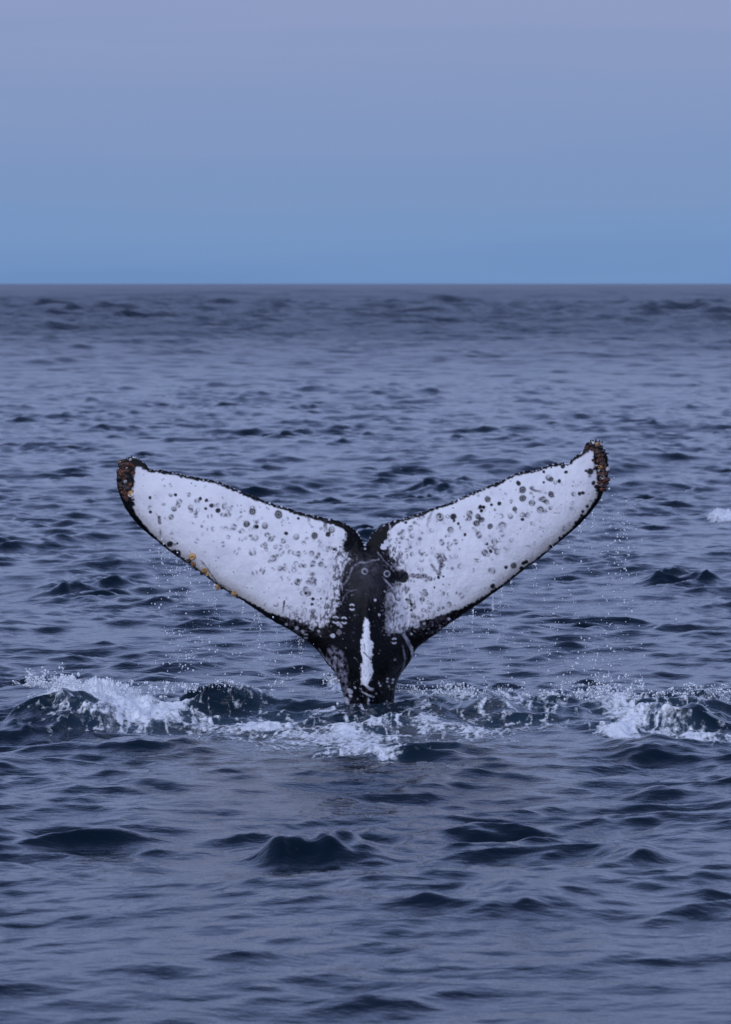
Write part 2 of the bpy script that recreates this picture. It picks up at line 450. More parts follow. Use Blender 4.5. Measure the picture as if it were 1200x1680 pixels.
# ------------------------------------------------------------------ the whale tail
TRAIL = [(191, 785), (192, 772), (197, 760), (207, 751), (219, 748), (226, 751), (239, 760), (246, 771), (253, 768), (270, 773), (287, 775), (305, 780), (337, 786),
         (362, 791), (378, 798), (399, 807), (431, 820), (452, 827), (473, 834), (492, 840), (517, 846), (544, 851), (562, 856), (580, 866), (588, 873), (594, 884), (600, 895),
         (605, 886), (609, 876), (618, 868), (634, 858), (644, 855), (664, 850), (690, 842), (710, 833), (736, 826), (750, 819), (770, 810), (790, 802), (807, 794),
         (822, 790), (838, 779), (853, 775), (863, 772), (880, 771), (892, 765), (907, 760), (924, 759), (934, 759), (940, 751), (951, 745), (957, 737), (963, 727),
         (971, 723), (978, 722), (987, 726), (993, 736), (999, 752), (1000, 769)]
LEAD_R = [(1000, 769), (998, 785), (992, 804), (984, 823), (967, 844), (947, 865), (926, 883), (905, 900), (888, 915), (874, 925), (857, 937), (832, 958), (801, 980), (780, 995),
          (760, 1008), (740, 1022), (720, 1037), (698, 1053), (688, 1060), (681, 1068), (678, 1078), (669, 1092), (656, 1108), (650, 1127), (647, 1145), (648, 1180), (655, 1230), (668, 1290)]
LEAD_L = [(540, 1290), (558, 1230), (566, 1180), (565, 1154), (563, 1141), (559, 1123), (551, 1105), (537, 1090), (528, 1076), (517, 1063), (500, 1050), (483, 1038), (463, 1027),
          (442, 1015), (421, 1001), (400, 987), (378, 973), (357, 960), (340, 947), (318, 932), (303, 921), (287, 911), (270, 898), (253, 884), (235, 869), (218, 852), (205, 834),
          (197, 816), (193, 803), (191, 785)]
OUT = TRAIL + LEAD_R[1:] + LEAD_L[:-1]

def smooth_poly(pts, closed, it=2):
    p = np.array(pts, float)
    for _ in range(it):                     # Chaikin corner cutting
        a = p if closed else p[:-1]; b_ = np.roll(p, -1, 0) if closed else p[1:]
        q = np.empty((2 * len(a), 2)); q[0::2] = .75 * a + .25 * b_; q[1::2] = .25 * a + .75 * b_
        p = q if closed else np.vstack([p[:1], q, p[-1:]])
    return p
def dist_line(x, y, pts, closed):
    p = np.asarray(pts, float); a = p if closed else p[:-1]; b_ = np.roll(p, -1, 0) if closed else p[1:]
    best = np.full(x.shape, 1e9)
    for (ax, ay), (bx, by) in zip(a, b_):
        dx, dy = bx - ax, by - ay; L2 = dx * dx + dy * dy + 1e-9
        t = np.clip(((x - ax) * dx + (y - ay) * dy) / L2, 0, 1)
        best = np.minimum(best, (x - ax - t * dx) ** 2 + (y - ay - t * dy) ** 2)
    return np.sqrt(best)
def inside(x, y, pts):
    p = np.asarray(pts, float); q = np.roll(p, -1, 0); c = np.zeros(x.shape, bool)
    for (ax, ay), (bx, by) in zip(p, q):
        if ay == by: continue
        c ^= ((ay > y) != (by > y)) & (x < (bx - ax) * (y - ay) / (by - ay) + ax)
    return c
def sdf(x, y, pts, closed=True):
    d = dist_line(x, y, pts, True)
    return np.where(inside(x, y, pts), d, -d)

G = 1.1
gx, gy = np.meshgrid(np.arange(184, 1008, G), np.arange(716, 1292, G), indexing='ij')
shp = gx.shape
OUTS = smooth_poly(OUT, True, 1)
TRS = smooth_poly(TRAIL, False, 1); LRS = smooth_poly(LEAD_R, False, 1); LLS = smooth_poly(LEAD_L, False, 1)
coarse = np.ones(gx.size, bool)
fx, fy = gx.ravel(), gy.ravel()
sd = sdf(fx, fy, OUTS)
dt = dist_line(fx, fy, TRS, False)
dl = np.minimum(dist_line(fx, fy, LRS, False), dist_line(fx, fy, LLS, False))
# ragged trailing edge and slightly knobbly leading edge
rag = (1.5 * perlin(fx / 6.0, fy / 6.0, 2) + .9 * perlin(fx / 2.8, fy / 2.8, 3)) * np.exp(-dt / 10) + .8 * perlin(fx / 9, fy / 9, 4) * np.exp(-dl / 8) * (fy < 1050)
sd = sd + rag
S = sd.reshape(shp)
cc = (S[:-1, :-1] + S[1:, :-1] + S[:-1, 1:] + S[1:, 1:]) / 4
ok = cc > 0
ii, jj = np.nonzero(ok); ny = shp[1]
quad = np.stack([ii * ny + jj, (ii + 1) * ny + jj, (ii + 1) * ny + jj + 1, ii * ny + jj + 1], -1)
cnt = np.bincount(quad.ravel(), minlength=fx.size)
bound = (cnt > 0) & (cnt < 4)
Gx, Gy = np.gradient(S, G)
gl = np.hypot(Gx, Gy) + 1e-6
gnx, gny = (Gx / gl).ravel(), (Gy / gl).ravel()
mv = np.where(bound, np.clip(sd / np.clip(gl.ravel(), .5, 2), -1.2 * G, 1.2 * G), 0)
fx = fx - gnx * mv; fy = fy - gny * mv
used, inv = np.unique(quad, return_inverse=True)
qx, qy = fx[used], fy[used]; bnd = bound[used]; qd = np.maximum(sd[used], 0); qt = dt[used]; ql = dl[used]
qd = np.where(bnd, 0, qd)
PXM = D / F           # metres per photograph pixel at the whale
# half thickness of the blade: blunt leading edge, thin trailing edge
tl = .15 * np.sqrt(np.clip(1 - (1 - np.clip(ql / 105, 0, 1)) ** 2, 0, 1))
tt = .006 + .11 * (1 - np.exp(-qt / 85))
blade = tl * tt / np.sqrt(tl ** 2 * .35 + tt ** 2 + 1e-9)
blade = np.minimum(blade, .016 * np.sqrt(np.maximum(qd, 0)) * 1.6 + .0)
# tail stock: deep rounded keel down the middle
cx_ = 607 - 3 * sstep(1000, 880, qy)
hw = np.interp(qy, [880, 930, 1000, 1060, 1090, 1110, 1150, 1200, 1290], [16, 46, 60, 66, 62, 51, 42, 42, 66])
u = np.clip(np.abs(qx - cx_) / hw, 0, 1)
deep = np.interp(qy, [880, 930, 1000, 1060, 1110, 1150, 1290], [.0, .07, .16, .23, .27, .29, .36])
keel = deep * (1 - u ** 2) ** 1.2 + .04 * np.exp(-((qx - 601) / 10) ** 2) * sstep(960, 1040, qy)
round_e = deep * np.sqrt(np.clip(1 - np.clip(1 - qd / 44, 0, 1) ** 2, 0, 1)) * sstep(1070, 1110, qy)
front = np.maximum(np.maximum(blade + keel * np.clip(qd / 10, 0, 1), round_e), 0)
# shallow furrows beside the keel and pores in the notch
front = front + .008 * fbm(qx / 26, qy / 34, 3, 60) * np.clip(qd / 12, 0, 1) + .0015 * perlin(qx / 4, qy / 4, 8) * np.clip(qd / 5, 0, 1)
front = np.where(bnd, 0, front)
backt = np.where(bnd, 0, np.maximum(blade * .8 + deep * .8 * (1 - u ** 2) * np.clip(qd / 10, 0, 1), round_e))
# the blades sweep back towards their tips, the tail leans a little away
xr = (qx - 602) * PXM
mid = D + .07 * xr ** 2 + .10 * np.clip((895 - qy) / 150, -1, 1.2) + .03 * np.sin(xr * 2.1)
mx, my, mz = at(qx, qy, mid)
nv = len(used)
# front vertices
vf = np.stack([mx, my - front, mz], -1)
# back vertices only where not on the boundary
imap = np.full(nv, -1); inner = np.nonzero(~bnd)[0]; imap[inner] = nv + np.arange(len(inner)); imap[bnd] = np.nonzero(bnd)[0]
vb = np.stack([mx, my + backt, mz], -1)[inner]
co = np.vstack([vf, vb])
qf = inv.reshape(-1, 4)
qb = imap[qf][:, ::-1]
# grid j runs down the picture, so flip for outward normals
faces = np.vstack([qf, qb])

# ---- pigment
lin = lambda c: np.array(s2l(c)[:3])
WHITE = np.array([.78, .775, .80]); BLACK = np.array([.003, .003, .004])
col = np.tile(WHITE, (nv, 1))
def lay(w, c):
    global col
    w = np.clip(w, 0, 1)[:, None]; col = col * (1 - w) + np.asarray(c) * w
wob = 3.0 * fbm(qx / 14, qy / 14, 3, 70); wob2 = fbm(qx / 5, qy / 5, 3, 75)
# soft grey-violet clouding
lay(.40 * sstep(-.1, .8, fbm(qx / 60, qy / 40, 4, 80)), (.52, .50, .56))
lay(.28 * sstep(150, 20, np.hypot((qx - 602) * .9, qy - 985)), (.42, .40, .46))
lay(.22 * sstep(.1, .7, fbm(qx / 18, qy / 12, 3, 84)) * np.exp(-((qx - 602) / 210) ** 2), (.40, .38, .44))
# leading edge: beige grey with curvature shading painted in, then black rim
le = np.where(qy < 1060, ql, 99)
lay(.34 * sstep(75, 8, le + 8 * wob2 + 4 * wob), (.42, .40, .42))
lay(.75 * sstep(26, 4, le + 5 * wob2), (.36, .33, .30))
rim = np.interp(qx, [190, 215, 235, 260, 300, 380, 430, 470, 510, 690, 730, 770, 830, 900, 960, 985, 1000], [20, 13, 8, 4, 4, 3, 8, 16, 26, 34, 18, 9, 4.5, 3.5, 6, 9, 12])
lay(sstep(1.5, -1.5, le - rim - wob * .55 * np.clip(rim / 6, .5, 1.6) - 2.0 * wob2), BLACK)
# trailing edge black rim
trm = np.interp(qx, [190, 225, 240, 300, 400, 500, 540, 560, 575, 602, 625, 640, 655, 700, 800, 900, 950, 975, 1000], [18, 11, 6, 4.5, 4.5, 5.5, 8, 9, 14, 22, 18, 12, 5, 4, 4.5, 4.5, 5, 11, 18])
lay(sstep(1.3, -1.3, qt - trm - wob * .5 - 1.8 * wob2), BLACK)
# tips
tipL = [(185, 740), (224, 744), (236, 756), (226, 762), (221, 775), (222, 795), (215, 808), (222, 828), (216, 845), (185, 830)]
tipR = [(966, 715), (972, 742), (974, 760), (978, 778), (980, 792), (978, 803), (984, 812), (992, 815), (1010, 780), (1008, 715)]
for t_ in (tipL, tipR): lay(sstep(-2, 2, sdf(qx, qy, t_) + wob * .8 + 2 * wob2), BLACK)
# black middle
core = [(573, 855), (566, 882), (560, 906), (576, 915), (562, 932), (559, 958), (554, 980), (547, 1000), (540, 1018), (524, 1026), (500, 1025), (480, 1019), (500, 1060), (560, 1300),
        (660, 1300), (690, 1060), (735, 1020), (712, 1024), (690, 1030), (672, 1034), (655, 1036), (640, 1030), (638, 1010), (640, 990), (642, 972), (650, 958), (656, 945), (646, 925), (640, 905), (642, 880), (640, 852), (600, 880)]
sc_ = sdf(qx, qy, core)
softr = np.where((qx > 628) & (qy > 955) & (qy < 1036), 9.0, 2.6)
wob3 = 7 * fbm(qx / 24, qy / 24, 3, 110); spk = fbm(qx / 4.6 + qy / 30, qy / 8.0, 3, 112)
lay(np.clip(.5 + (sc_ + wob * 1.6 + wob3 * .8 + 4 * wob2) / (2 * softr), 0, 1), BLACK)
lay(.85 * sstep(.12, .5, spk + .28 * np.exp(-((sc_ + 4) / 8) ** 2)) * np.exp(-((sc_ + 6) / 13) ** 2) * (qy > 895) * (qy < 1045), (.05, .045, .06))
lay(.55 * sstep(.25, .6, fbm(qx / 4, qy / 4, 3, 115)) * np.exp(-((sc_ - 5) / 9) ** 2) * (qy > 905) * (qy < 1040), (.38, .36, .42))
# dark wisps that flow out of the middle
st = fbm(qx / 5 + qy / 40, qy / 26, 3, 90)
lay(.8 * sstep(.15, .55, st) * np.exp(-((sc_ + 8) / 9) ** 2) * (qy < 1015) * (qy > 900), (.06, .055, .075))
# grey scuffed saddle under the notch
sad = np.exp(-((qx - 602) / 27) ** 2 - ((qy - 930) / 17) ** 2)
lay(.22 * sad * (0.6 + .8 * fbm(qx / 9, qy / 6, 3, 95)), (.30, .28, .36))
sa2 = np.exp(-((qx - 604) / 34) ** 2 - ((qy - 962) / 20) ** 2)
lay(.10 * sa2 * (1 + fbm(qx / 14, qy / 20, 3, 97)), (.20, .18, .22))
def stroke(pts, w, c, a=1.0, rough=.8):
    global col
    x0 = min(p[0] for p in pts) - 12; x1_ = max(p[0] for p in pts) + 12; y0 = min(p[1] for p in pts) - 12; y1_ = max(p[1] for p in pts) + 12
    m = (qx > x0) & (qx < x1_) & (qy > y0) & (qy < y1_)
    if not m.any(): return
    d = dist_line(qx[m], qy[m], pts, False) + rough * wob2[m]
    k = (a * sstep(w / 2 + 1.1, max(w / 2 - .9, 0), d) * np.clip(.75 + .9 * wob[m] / 3, .15, 1))[:, None]
    col[m] = col[m] * (1 - k) + np.asarray(c) * k
LITE = (.42, .41, .48)
stroke([(583, 925), (592, 921), (600, 922), (611, 918), (621, 917)], 2.4, LITE, .5, 1.6)
stroke([(583, 925), (577, 932), (573, 946), (561, 962)], 1.8, LITE, .4, 1.6)
stroke([(620, 905), (630, 918), (642, 930), (650, 942)], 2.0, LITE, .4, 1.6)
stroke([(628, 945), (640, 958), (650, 972), (656, 985)], 2.2, LITE, .7)
stroke([(562, 985), (566, 975), (573, 968), (585, 965)], 1.4, LITE, .3)
stroke([(556, 905), (553, 920), (548, 935)], 2.0, (.09, .08, .1), .6)
stroke([(547, 925), (556, 935), (562, 930), (566, 918)], 1.6, LITE, .6)
stroke([(640, 862), (641, 876), (636, 884)], 3, LITE, .8)
stroke([(577, 912), (604, 911)], 2.5, BLACK, .9)
# mottled flank of the stock, left
fl = [(540, 1058), (556, 1060), (566, 1072), (571, 1095), (573, 1120), (577, 1140), (572, 1158), (562, 1150), (556, 1118), (544, 1095), (534, 1082)]
lay(.75 * sstep(-3, 4, sdf(qx, qy, fl) + wob) * sstep(-.35, .45, fbm(qx / 6, qy / 9, 4, 101)), (.30, .28, .34))
# reflections off the side ridge, painted as pale ribbons on the right flank
stroke([(663, 1040), (669, 1050), (675, 1063), (678, 1074), (676, 1084), (671, 1092)], 5, LITE, .8, 1.4)
stroke([(661, 1057), (663, 1068), (665, 1079), (663, 1092), (658, 1102)], 2.4, LITE, .6, 1.2)
stroke([(524, 1064), (532, 1078), (541, 1088)], 2.2, LITE, .5)
# white streak on the keel
stk = [(600, 1009), (606, 1016), (607, 1040), (612, 1050), (611, 1068), (608, 1076), (610, 1084), (612, 1097), (608, 1108), (600, 1117), (593, 1117), (592, 1097), (593.5, 1084), (597, 1076),
       (593, 1062), (593.5, 1044), (596, 1026)]
lay(sstep(-1.4, 1.4, sdf(qx, qy, stk) + 2.2 * wob2 + .6 * wob), (.80, .80, .83))
lay(.6 * sstep(.2, .6, fbm(qx / 3, qy / 6, 3, 121)) * (sdf(qx, qy, stk) > 0), (.10, .10, .13))
stroke([(598, 1064), (603, 1070), (608, 1074)], 2, BLACK, .8); stroke([(598, 1052), (599, 1060)], 2, (.2, .2, .25), .8)
stroke([(600, 1085), (602, 1100)], 2.5, (.4, .4, .46), .6)
stroke([(602, 1118), (607, 1123), (612, 1124)], 4, (.7, .7, .74), .9); stroke([(595, 1128), (603, 1132), (613, 1136)], 2.5, (.6, .6, .66), .9)
stroke([(605, 1138), (604, 1152)], 1.8, (.5, .5, .6), .7)
# scratches and drag marks
for pts, w, a in [([(262, 848), (263, 857)], 5, 1), ([(264, 868), (264, 878)], 3, .8), ([(467, 985), (465, 1005)], 3, .9), ([(713, 1002), (709, 1018)], 2.5, .8), ([(390, 852), (396, 846)], 2, .7),
                  ([(870, 800), (876, 804), (888, 806)], 4, .7), ([(910, 841), (917, 841)], 2.5, .6), ([(862, 895), (870, 895)], 1.6, .6), ([(708, 925), (717, 938), (723, 942)], 4, .75),
                  ([(708, 842), (704, 852), (701, 862)], 3.5, .35), ([(712, 838), (704, 848)], 2.5, .3), ([(724, 918), (722, 934), (719, 946)], 4, .6), ([(674, 943), (700, 944)], 6, .55),
                  ([(777, 932), (777, 938)], 3, .8), ([(886, 867), (892, 865)], 2, .3), ([(330, 918), (338, 928), (347, 941), (357, 955), (378, 966)], 1.6, .85), ([(262, 850), (256, 838)], 1.5, .5),
                  ([(455, 892), (462, 896)], 2, .4), ([(525, 886), (523, 896)], 2, .4), ([(533, 850), (535, 870)], 6, .8), ([(507, 850), (508, 858)], 5, .8)]:
    stroke(pts, w, (.035, .03, .04), a, 1.1)

lay(.97 * sstep(11.5, 8.5, np.hypot(qx - 661, qy - 945) + 1.2 * wob2), BLACK)
lay(.9 * sstep(2, -2, np.abs(qy - 944) - 8 + 2 * wob2) * (qx > 640) * (qx < 660), BLACK)
# ring scars and dark dots: zoomed-picture coordinates grouped with origin and scale
A, B, C_, E_ = (170, 720, 4.8), (400, 800, 4.8), (560, 800, 5.0), (780, 700, 4.8)
SP_ = {
 A: [(370,460,14,'d'),(372,540,16,'f'),(373,572,15,'d'),(530,362,13,'f'),(480,372,8,'f'),(535,437,15,'f'),(570,438,17,'d'),(600,490,20,'r'),(590,520,18,'r'),(557,547,20,'R'),(537,612,18,'R'),(675,437,15,'r'),
     (765,468,16,'d'),(740,485,18,'r'),(812,482,16,'d'),(852,522,19,'d'),(808,545,14,'d'),(690,535,19,'r'),(690,560,16,'r'),(725,575,15,'r'),(730,600,14,'r'),(905,560,24,'d'),(955,530,20,'r'),(945,595,19,'r'),(985,595,19,'r'),
     (840,605,19,'f'),(1175,570,22,'R'),(1030,690,23,'r'),(1130,665,21,'R'),(965,705,19,'f'),(738,800,18,'f'),(945,825,20,'f'),(1045,890,18,'f'),(1170,895,20,'f'),(1170,770,22,'f'),(1085,790,15,'f'),(870,705,18,'f'),(815,710,10,'f'),
     (240,475,10,'d'),(695,348,5,'d'),(710,655,8,'f'),(793,645,6,'f'),(525,825,30,'d'),(585,900,32,'d'),(560,890,26,'d'),(585,820,9,'d'),(470,318,10,'f'),(800,375,9,'f'),(220,440,14,'d'),(235,505,14,'d'),(310,235,8,'d'),(1200,690,16,'R')],
 B: [(70,187,24,'R'),(25,283,22,'R'),(105,303,18,'d'),(168,296,23,'R'),(335,357,17,'d'),(190,370,19,'f'),(217,400,20,'R'),(415,383,22,'r'),(560,375,24,'D'),(95,392,22,'f'),(50,385,18,'f'),(175,440,16,'r'),(150,450,14,'r'),(175,470,12,'r'),
     (315,415,18,'r'),(300,440,16,'f'),(300,495,24,'f'),(232,552,26,'r'),(75,510,24,'f'),(150,648,19,'r'),(370,505,20,'f'),(400,512,16,'f'),(435,515,17,'r'),(485,505,14,'f'),(535,515,20,'r'),(572,548,13,'r'),(415,592,18,'f'),(450,607,15,'r'),
     (548,592,20,'r'),(610,600,19,'R'),(485,610,14,'r'),(285,630,18,'r'),(325,630,18,'r'),(235,632,12,'f'),(90,665,22,'f'),(275,210,30,'D'),(430,240,14,'d'),(695,328,24,'R'),(665,365,22,'d'),(715,480,16,'d'),(685,470,14,'r'),(600,420,14,'f'),
     (720,710,17,'R'),(720,620,15,'r'),(425,738,22,'R'),(515,740,16,'r'),(550,718,20,'r'),(552,755,20,'r'),(490,795,20,'r'),(510,830,20,'R'),(465,825,18,'f'),(490,825,12,'d'),(548,870,16,'d'),(540,912,15,'d'),(550,965,18,'R'),(545,1000,16,'R'),
     (655,928,20,'R'),(600,928,15,'f'),(255,912,20,'f'),(350,932,14,'f'),(660,995,10,'d'),(608,868,8,'d'),(460,998,9,'f'),(365,655,10,'f'),(310,720,10,'f'),(355,712,12,'f'),(190,160,12,'f'),(345,245,12,'f'),(305,262,12,'f'),(540,300,12,'f'),(610,320,12,'r')],
 C_: [(530,285,14,'d'),(568,330,22,'r'),(585,395,16,'f'),(450,440,14,'f'),(540,430,14,'f'),(660,237,22,'D'),(810,240,32,'R'),(812,236,12,'d'),(920,235,30,'d'),(927,270,14,'d'),(898,343,24,'R'),(1053,212,24,'R'),(1050,250,20,'R'),(1125,235,19,'R'),
     (1140,158,18,'d'),(1165,155,16,'d'),(1150,185,15,'d'),(1110,290,22,'R'),(1155,262,20,'R'),(960,292,13,'d'),(985,330,16,'f'),(975,315,10,'f'),(1015,382,15,'d'),(1130,382,24,'f'),(825,445,23,'r'),(938,440,21,'r'),(890,455,20,'f'),(890,490,22,'f'),
     (655,520,20,'f'),(580,540,16,'r'),(690,540,18,'f'),(660,585,19,'f'),(785,552,20,'r'),(830,555,22,'r'),(810,580,24,'r'),(845,580,18,'r'),(820,600,16,'r'),(820,630,18,'R'),(818,655,14,'r'),(800,690,18,'R'),(798,730,14,'d'),
     (590,715,18,'r'),(630,720,20,'R'),(660,725,16,'r'),(685,718,17,'R'),(725,740,20,'r'),(750,745,15,'f'),(838,722,8,'d'),(540,825,20,'R'),(575,880,18,'r'),(555,925,20,'R'),(535,910,12,'d'),(590,970,22,'R'),(575,950,14,'d'),(530,970,22,'f'),
     (685,840,16,'r'),(692,865,20,'R'),(665,910,20,'R'),(835,865,15,'r'),(880,868,15,'f'),(985,880,24,'f'),(883,955,23,'r'),(800,990,13,'r'),(765,812,9,'d'),(740,945,10,'f'),(1095,590,16,'f'),(620,1060,20,'r'),(590,1040,18,'R'),(600,1090,20,'r'),
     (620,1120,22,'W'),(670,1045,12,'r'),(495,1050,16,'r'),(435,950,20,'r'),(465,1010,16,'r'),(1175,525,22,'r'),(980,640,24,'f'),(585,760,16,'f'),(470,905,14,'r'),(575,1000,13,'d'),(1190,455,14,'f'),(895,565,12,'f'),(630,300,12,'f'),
     (530,510,14,'f'),(490,540,15,'r'),(440,510,13,'f'),(430,600,20,'d'),(470,570,18,'r'),(500,600,16,'r'),(505,725,56,'d'),(460,620,16,'r')],
 E_: [(160,455,22,'d'),(340,443,23,'d'),(372,495,24,'D'),(372,560,24,'D'),(445,597,23,'R'),(580,400,24,'r'),(595,412,18,'D'),(660,425,18,'d'),(538,437,12,'d'),(690,310,22,'d'),(713,357,16,'d'),(905,350,30,'d'),(870,345,12,'d'),(930,440,20,'d'),(950,470,18,'d'),
     (765,465,8,'d'),(775,527,17,'r'),(820,525,18,'d'),(845,518,16,'d'),(595,530,22,'D'),(535,570,21,'R'),(560,590,20,'R'),(510,650,25,'R'),(545,662,14,'r'),(590,635,14,'r'),(450,485,16,'r'),(308,645,16,'D'),(370,690,21,'r'),(410,690,20,'r'),
     (370,725,16,'d'),(275,700,20,'r'),(200,700,20,'f'),(212,775,29,'r'),(207,835,26,'f'),(98,568,20,'D'),(127,612,14,'d'),(188,603,19,'d'),(40,628,17,'d'),(66,630,15,'d'),(45,660,15,'d'),(20,705,21,'R'),(45,730,20,'R'),(10,755,22,'R'),(115,780,20,'D'),
     (25,848,24,'r'),(150,900,24,'r'),(90,920,11,'d'),(110,945,15,'r'),(75,990,23,'r'),(120,975,17,'d'),(170,980,22,'r'),(150,945,20,'r'),(465,912,9,'f'),(378,1072,20,'d'),(402,1060,18,'d'),(362,1110,19,'d'),(355,1145,19,'d'),(300,1090,21,'D'),(240,1105,17,'d'),
     (130,1130,26,'r'),(137,1253,23,'d'),(280,597,7,'d'),(835,700,17,'d'),(845,665,16,'d'),(825,725,16,'d'),(795,760,22,'d'),(815,750,22,'d'),(880,625,15,'d'),(700,860,16,'d'),(590,940,14,'d'),(665,875,14,'d'),(740,765,12,'f'),(695,800,18,'f'),(910,590,14,'f'),
     (20,1050,14,'f'),(235,955,14,'f'),(600,320,8,'d'),(460,350,12,'d'),(540,355,14,'d'),(880,185,18,'r'),(195,495,7,'f')]}
DARK = np.array([.005, .005, .008]); MIDC = np.array([.08, .07, .10])
rr_ = random.Random(3)
for (ox, oy, s_), lst in SP_.items():
    for zx, zy, zr, k in lst:
        x_, y_, r_ = ox + zx / s_, oy + zy / s_, zr / s_ * (1.12 if zr < 50 else 1)
        m = (np.abs(qx - x_) < r_ + 3) & (np.abs(qy - y_) < r_ + 3)
        if not m.any(): continue
        an = rr_.uniform(0, 3.14); el = rr_.uniform(.84, 1.0)
        ex = (qx[m] - x_) * math.cos(an) + (qy[m] - y_) * math.sin(an); ey = (-(qx[m] - x_) * math.sin(an) + (qy[m] - y_) * math.cos(an)) / el
        d = np.hypot(ex, ey) + .85 * wob2[m]
        th_ = np.arctan2(ey, ex)
        brk = np.clip(.55 + .6 * np.sin(th_ * rr_.choice([1, 2]) + rr_.uniform(0, 6)) + .5 * wob2[m], 0, 1)
        ring = np.exp(-((d - r_ * .72) / (.24 * r_ + .55)) ** 2)
        disc = sstep(r_, r_ * .62, d)
        if k == 'd': w, c = .97 * disc, DARK
        elif k == 'D': w, c = np.maximum(.95 * ring, .9 * sstep(.62 * r_, .35 * r_, d)), DARK
        elif k == 'R': w, c = np.maximum(.97 * ring * (.5 + .5 * brk), .75 * sstep(.45 * r_, .2 * r_, d)), DARK * 1.6
        elif k == 'r': w, c = np.maximum(.92 * ring * (.3 + .7 * brk), .45 * sstep(.5 * r_, .2 * r_, d)), MIDC * .8
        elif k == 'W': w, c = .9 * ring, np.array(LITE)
        else: w, c = .72 * ring * brk, MIDC
        w = np.clip(w, 0, 1)[:, None]
        col[m] = col[m] * (1 - w) + c * w
for cx0, cy0, sx0, sy0, n0 in [(470, 905, 40, 16, 26), (520, 950, 22, 30, 26), (390, 860, 50, 18, 22), (330, 830, 40, 16, 14), (700, 890, 45, 25, 26), (690, 985, 25, 25, 30), (740, 930, 40, 22, 18), (850, 830, 50, 25, 22), (540, 900, 18, 16, 12), (930, 810, 30, 20, 8), (780, 860, 50, 20, 16), (500, 1000, 25, 14, 12), (660, 900, 14, 30, 18)]:
    for _ in range(n0):
        x_, y_, r_ = rr_.gauss(cx0, sx0), rr_.gauss(cy0, sy0), rr_.uniform(1.6, 4.2)
        m = (np.abs(qx - x_) < r_ + 3) & (np.abs(qy - y_) < r_ + 3)
        if not m.any(): continue
        d = np.hypot((qx[m] - x_) * rr_.uniform(.8, 1.2), qy[m] - y_) + 1.0 * wob2[m]
        w = np.exp(-((d - r_ * .7) / (.5 + .2 * r_)) ** 2) * np.clip(.6 + .9 * wob2[m], .1, 1) * rr_.uniform(.25, .9)
        if rr_.random() < .25: w = np.maximum(w, .8 * sstep(r_ * .8, r_ * .3, d))
        w = w[:, None]; col[m] = col[m] * (1 - w) + MIDC * .6 * w
# small dark specks everywhere on the white, pale rings and painted reflection ticks on the black
for _ in range(420):
    x_ = rr_.uniform(225, 975); y_ = rr_.uniform(760, 1030); r_ = rr_.uniform(.6, 1.5)
    m = (np.abs(qx - x_) < 3) & (np.abs(qy - y_) < 3)
    if m.any():
        w = (.55 * sstep(r_ + .6, r_ - .4, np.hypot(qx[m] - x_, qy[m] - y_)))[:, None]; col[m] = col[m] * (1 - w) + MIDC * .6 * w
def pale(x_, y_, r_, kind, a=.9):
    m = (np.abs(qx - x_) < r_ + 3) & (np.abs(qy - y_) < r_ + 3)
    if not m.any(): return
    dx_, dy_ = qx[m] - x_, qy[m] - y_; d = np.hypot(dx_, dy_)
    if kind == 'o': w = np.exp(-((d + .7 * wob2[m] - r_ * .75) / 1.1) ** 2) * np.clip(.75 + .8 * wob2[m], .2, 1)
    elif kind == '=': w = np.exp(-((d - r_ * .85) / 1.2) ** 2) * sstep(.35, .75, np.abs(dy_) / (d + .1))  # arcs of reflected light painted above and below a ring
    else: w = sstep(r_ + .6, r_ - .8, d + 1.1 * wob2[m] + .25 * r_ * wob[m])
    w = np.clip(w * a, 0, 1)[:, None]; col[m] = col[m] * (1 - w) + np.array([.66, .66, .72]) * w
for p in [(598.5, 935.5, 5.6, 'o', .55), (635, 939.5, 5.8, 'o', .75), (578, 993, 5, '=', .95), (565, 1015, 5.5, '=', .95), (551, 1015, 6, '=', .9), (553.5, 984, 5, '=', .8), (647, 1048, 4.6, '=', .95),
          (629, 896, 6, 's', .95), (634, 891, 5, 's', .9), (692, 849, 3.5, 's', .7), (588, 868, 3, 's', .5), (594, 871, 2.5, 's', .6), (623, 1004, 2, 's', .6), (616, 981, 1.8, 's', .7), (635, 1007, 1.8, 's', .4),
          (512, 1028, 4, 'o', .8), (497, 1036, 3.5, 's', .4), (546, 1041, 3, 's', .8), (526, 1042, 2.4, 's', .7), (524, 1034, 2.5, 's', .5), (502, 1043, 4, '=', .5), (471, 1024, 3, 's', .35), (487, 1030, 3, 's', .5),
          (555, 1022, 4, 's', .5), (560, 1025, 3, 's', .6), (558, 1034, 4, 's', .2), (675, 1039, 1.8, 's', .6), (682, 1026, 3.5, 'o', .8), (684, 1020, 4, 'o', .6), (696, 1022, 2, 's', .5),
          (635.7, 1109, 2, 's', .9), (636, 1114, 2, 's', .9), (645, 1112, 2, 's', .9), (644, 1117, 2, 's', .8), (622, 1115, 2.2, 's', .8), (624, 1119, 2, 's', .8), (638, 1122, 1.8, 's', .6), (622, 1067, 1.5, 's', .4),  # first specks are glossy wet reflections painted as pale dots
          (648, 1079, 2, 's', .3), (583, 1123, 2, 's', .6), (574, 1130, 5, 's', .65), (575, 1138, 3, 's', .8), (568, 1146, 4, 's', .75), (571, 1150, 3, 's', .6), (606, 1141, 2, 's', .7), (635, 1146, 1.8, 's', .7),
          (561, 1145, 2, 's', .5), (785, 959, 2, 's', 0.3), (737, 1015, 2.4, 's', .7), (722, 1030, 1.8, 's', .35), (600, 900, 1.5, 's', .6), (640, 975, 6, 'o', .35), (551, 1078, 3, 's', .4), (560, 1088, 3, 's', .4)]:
    pale(*p)
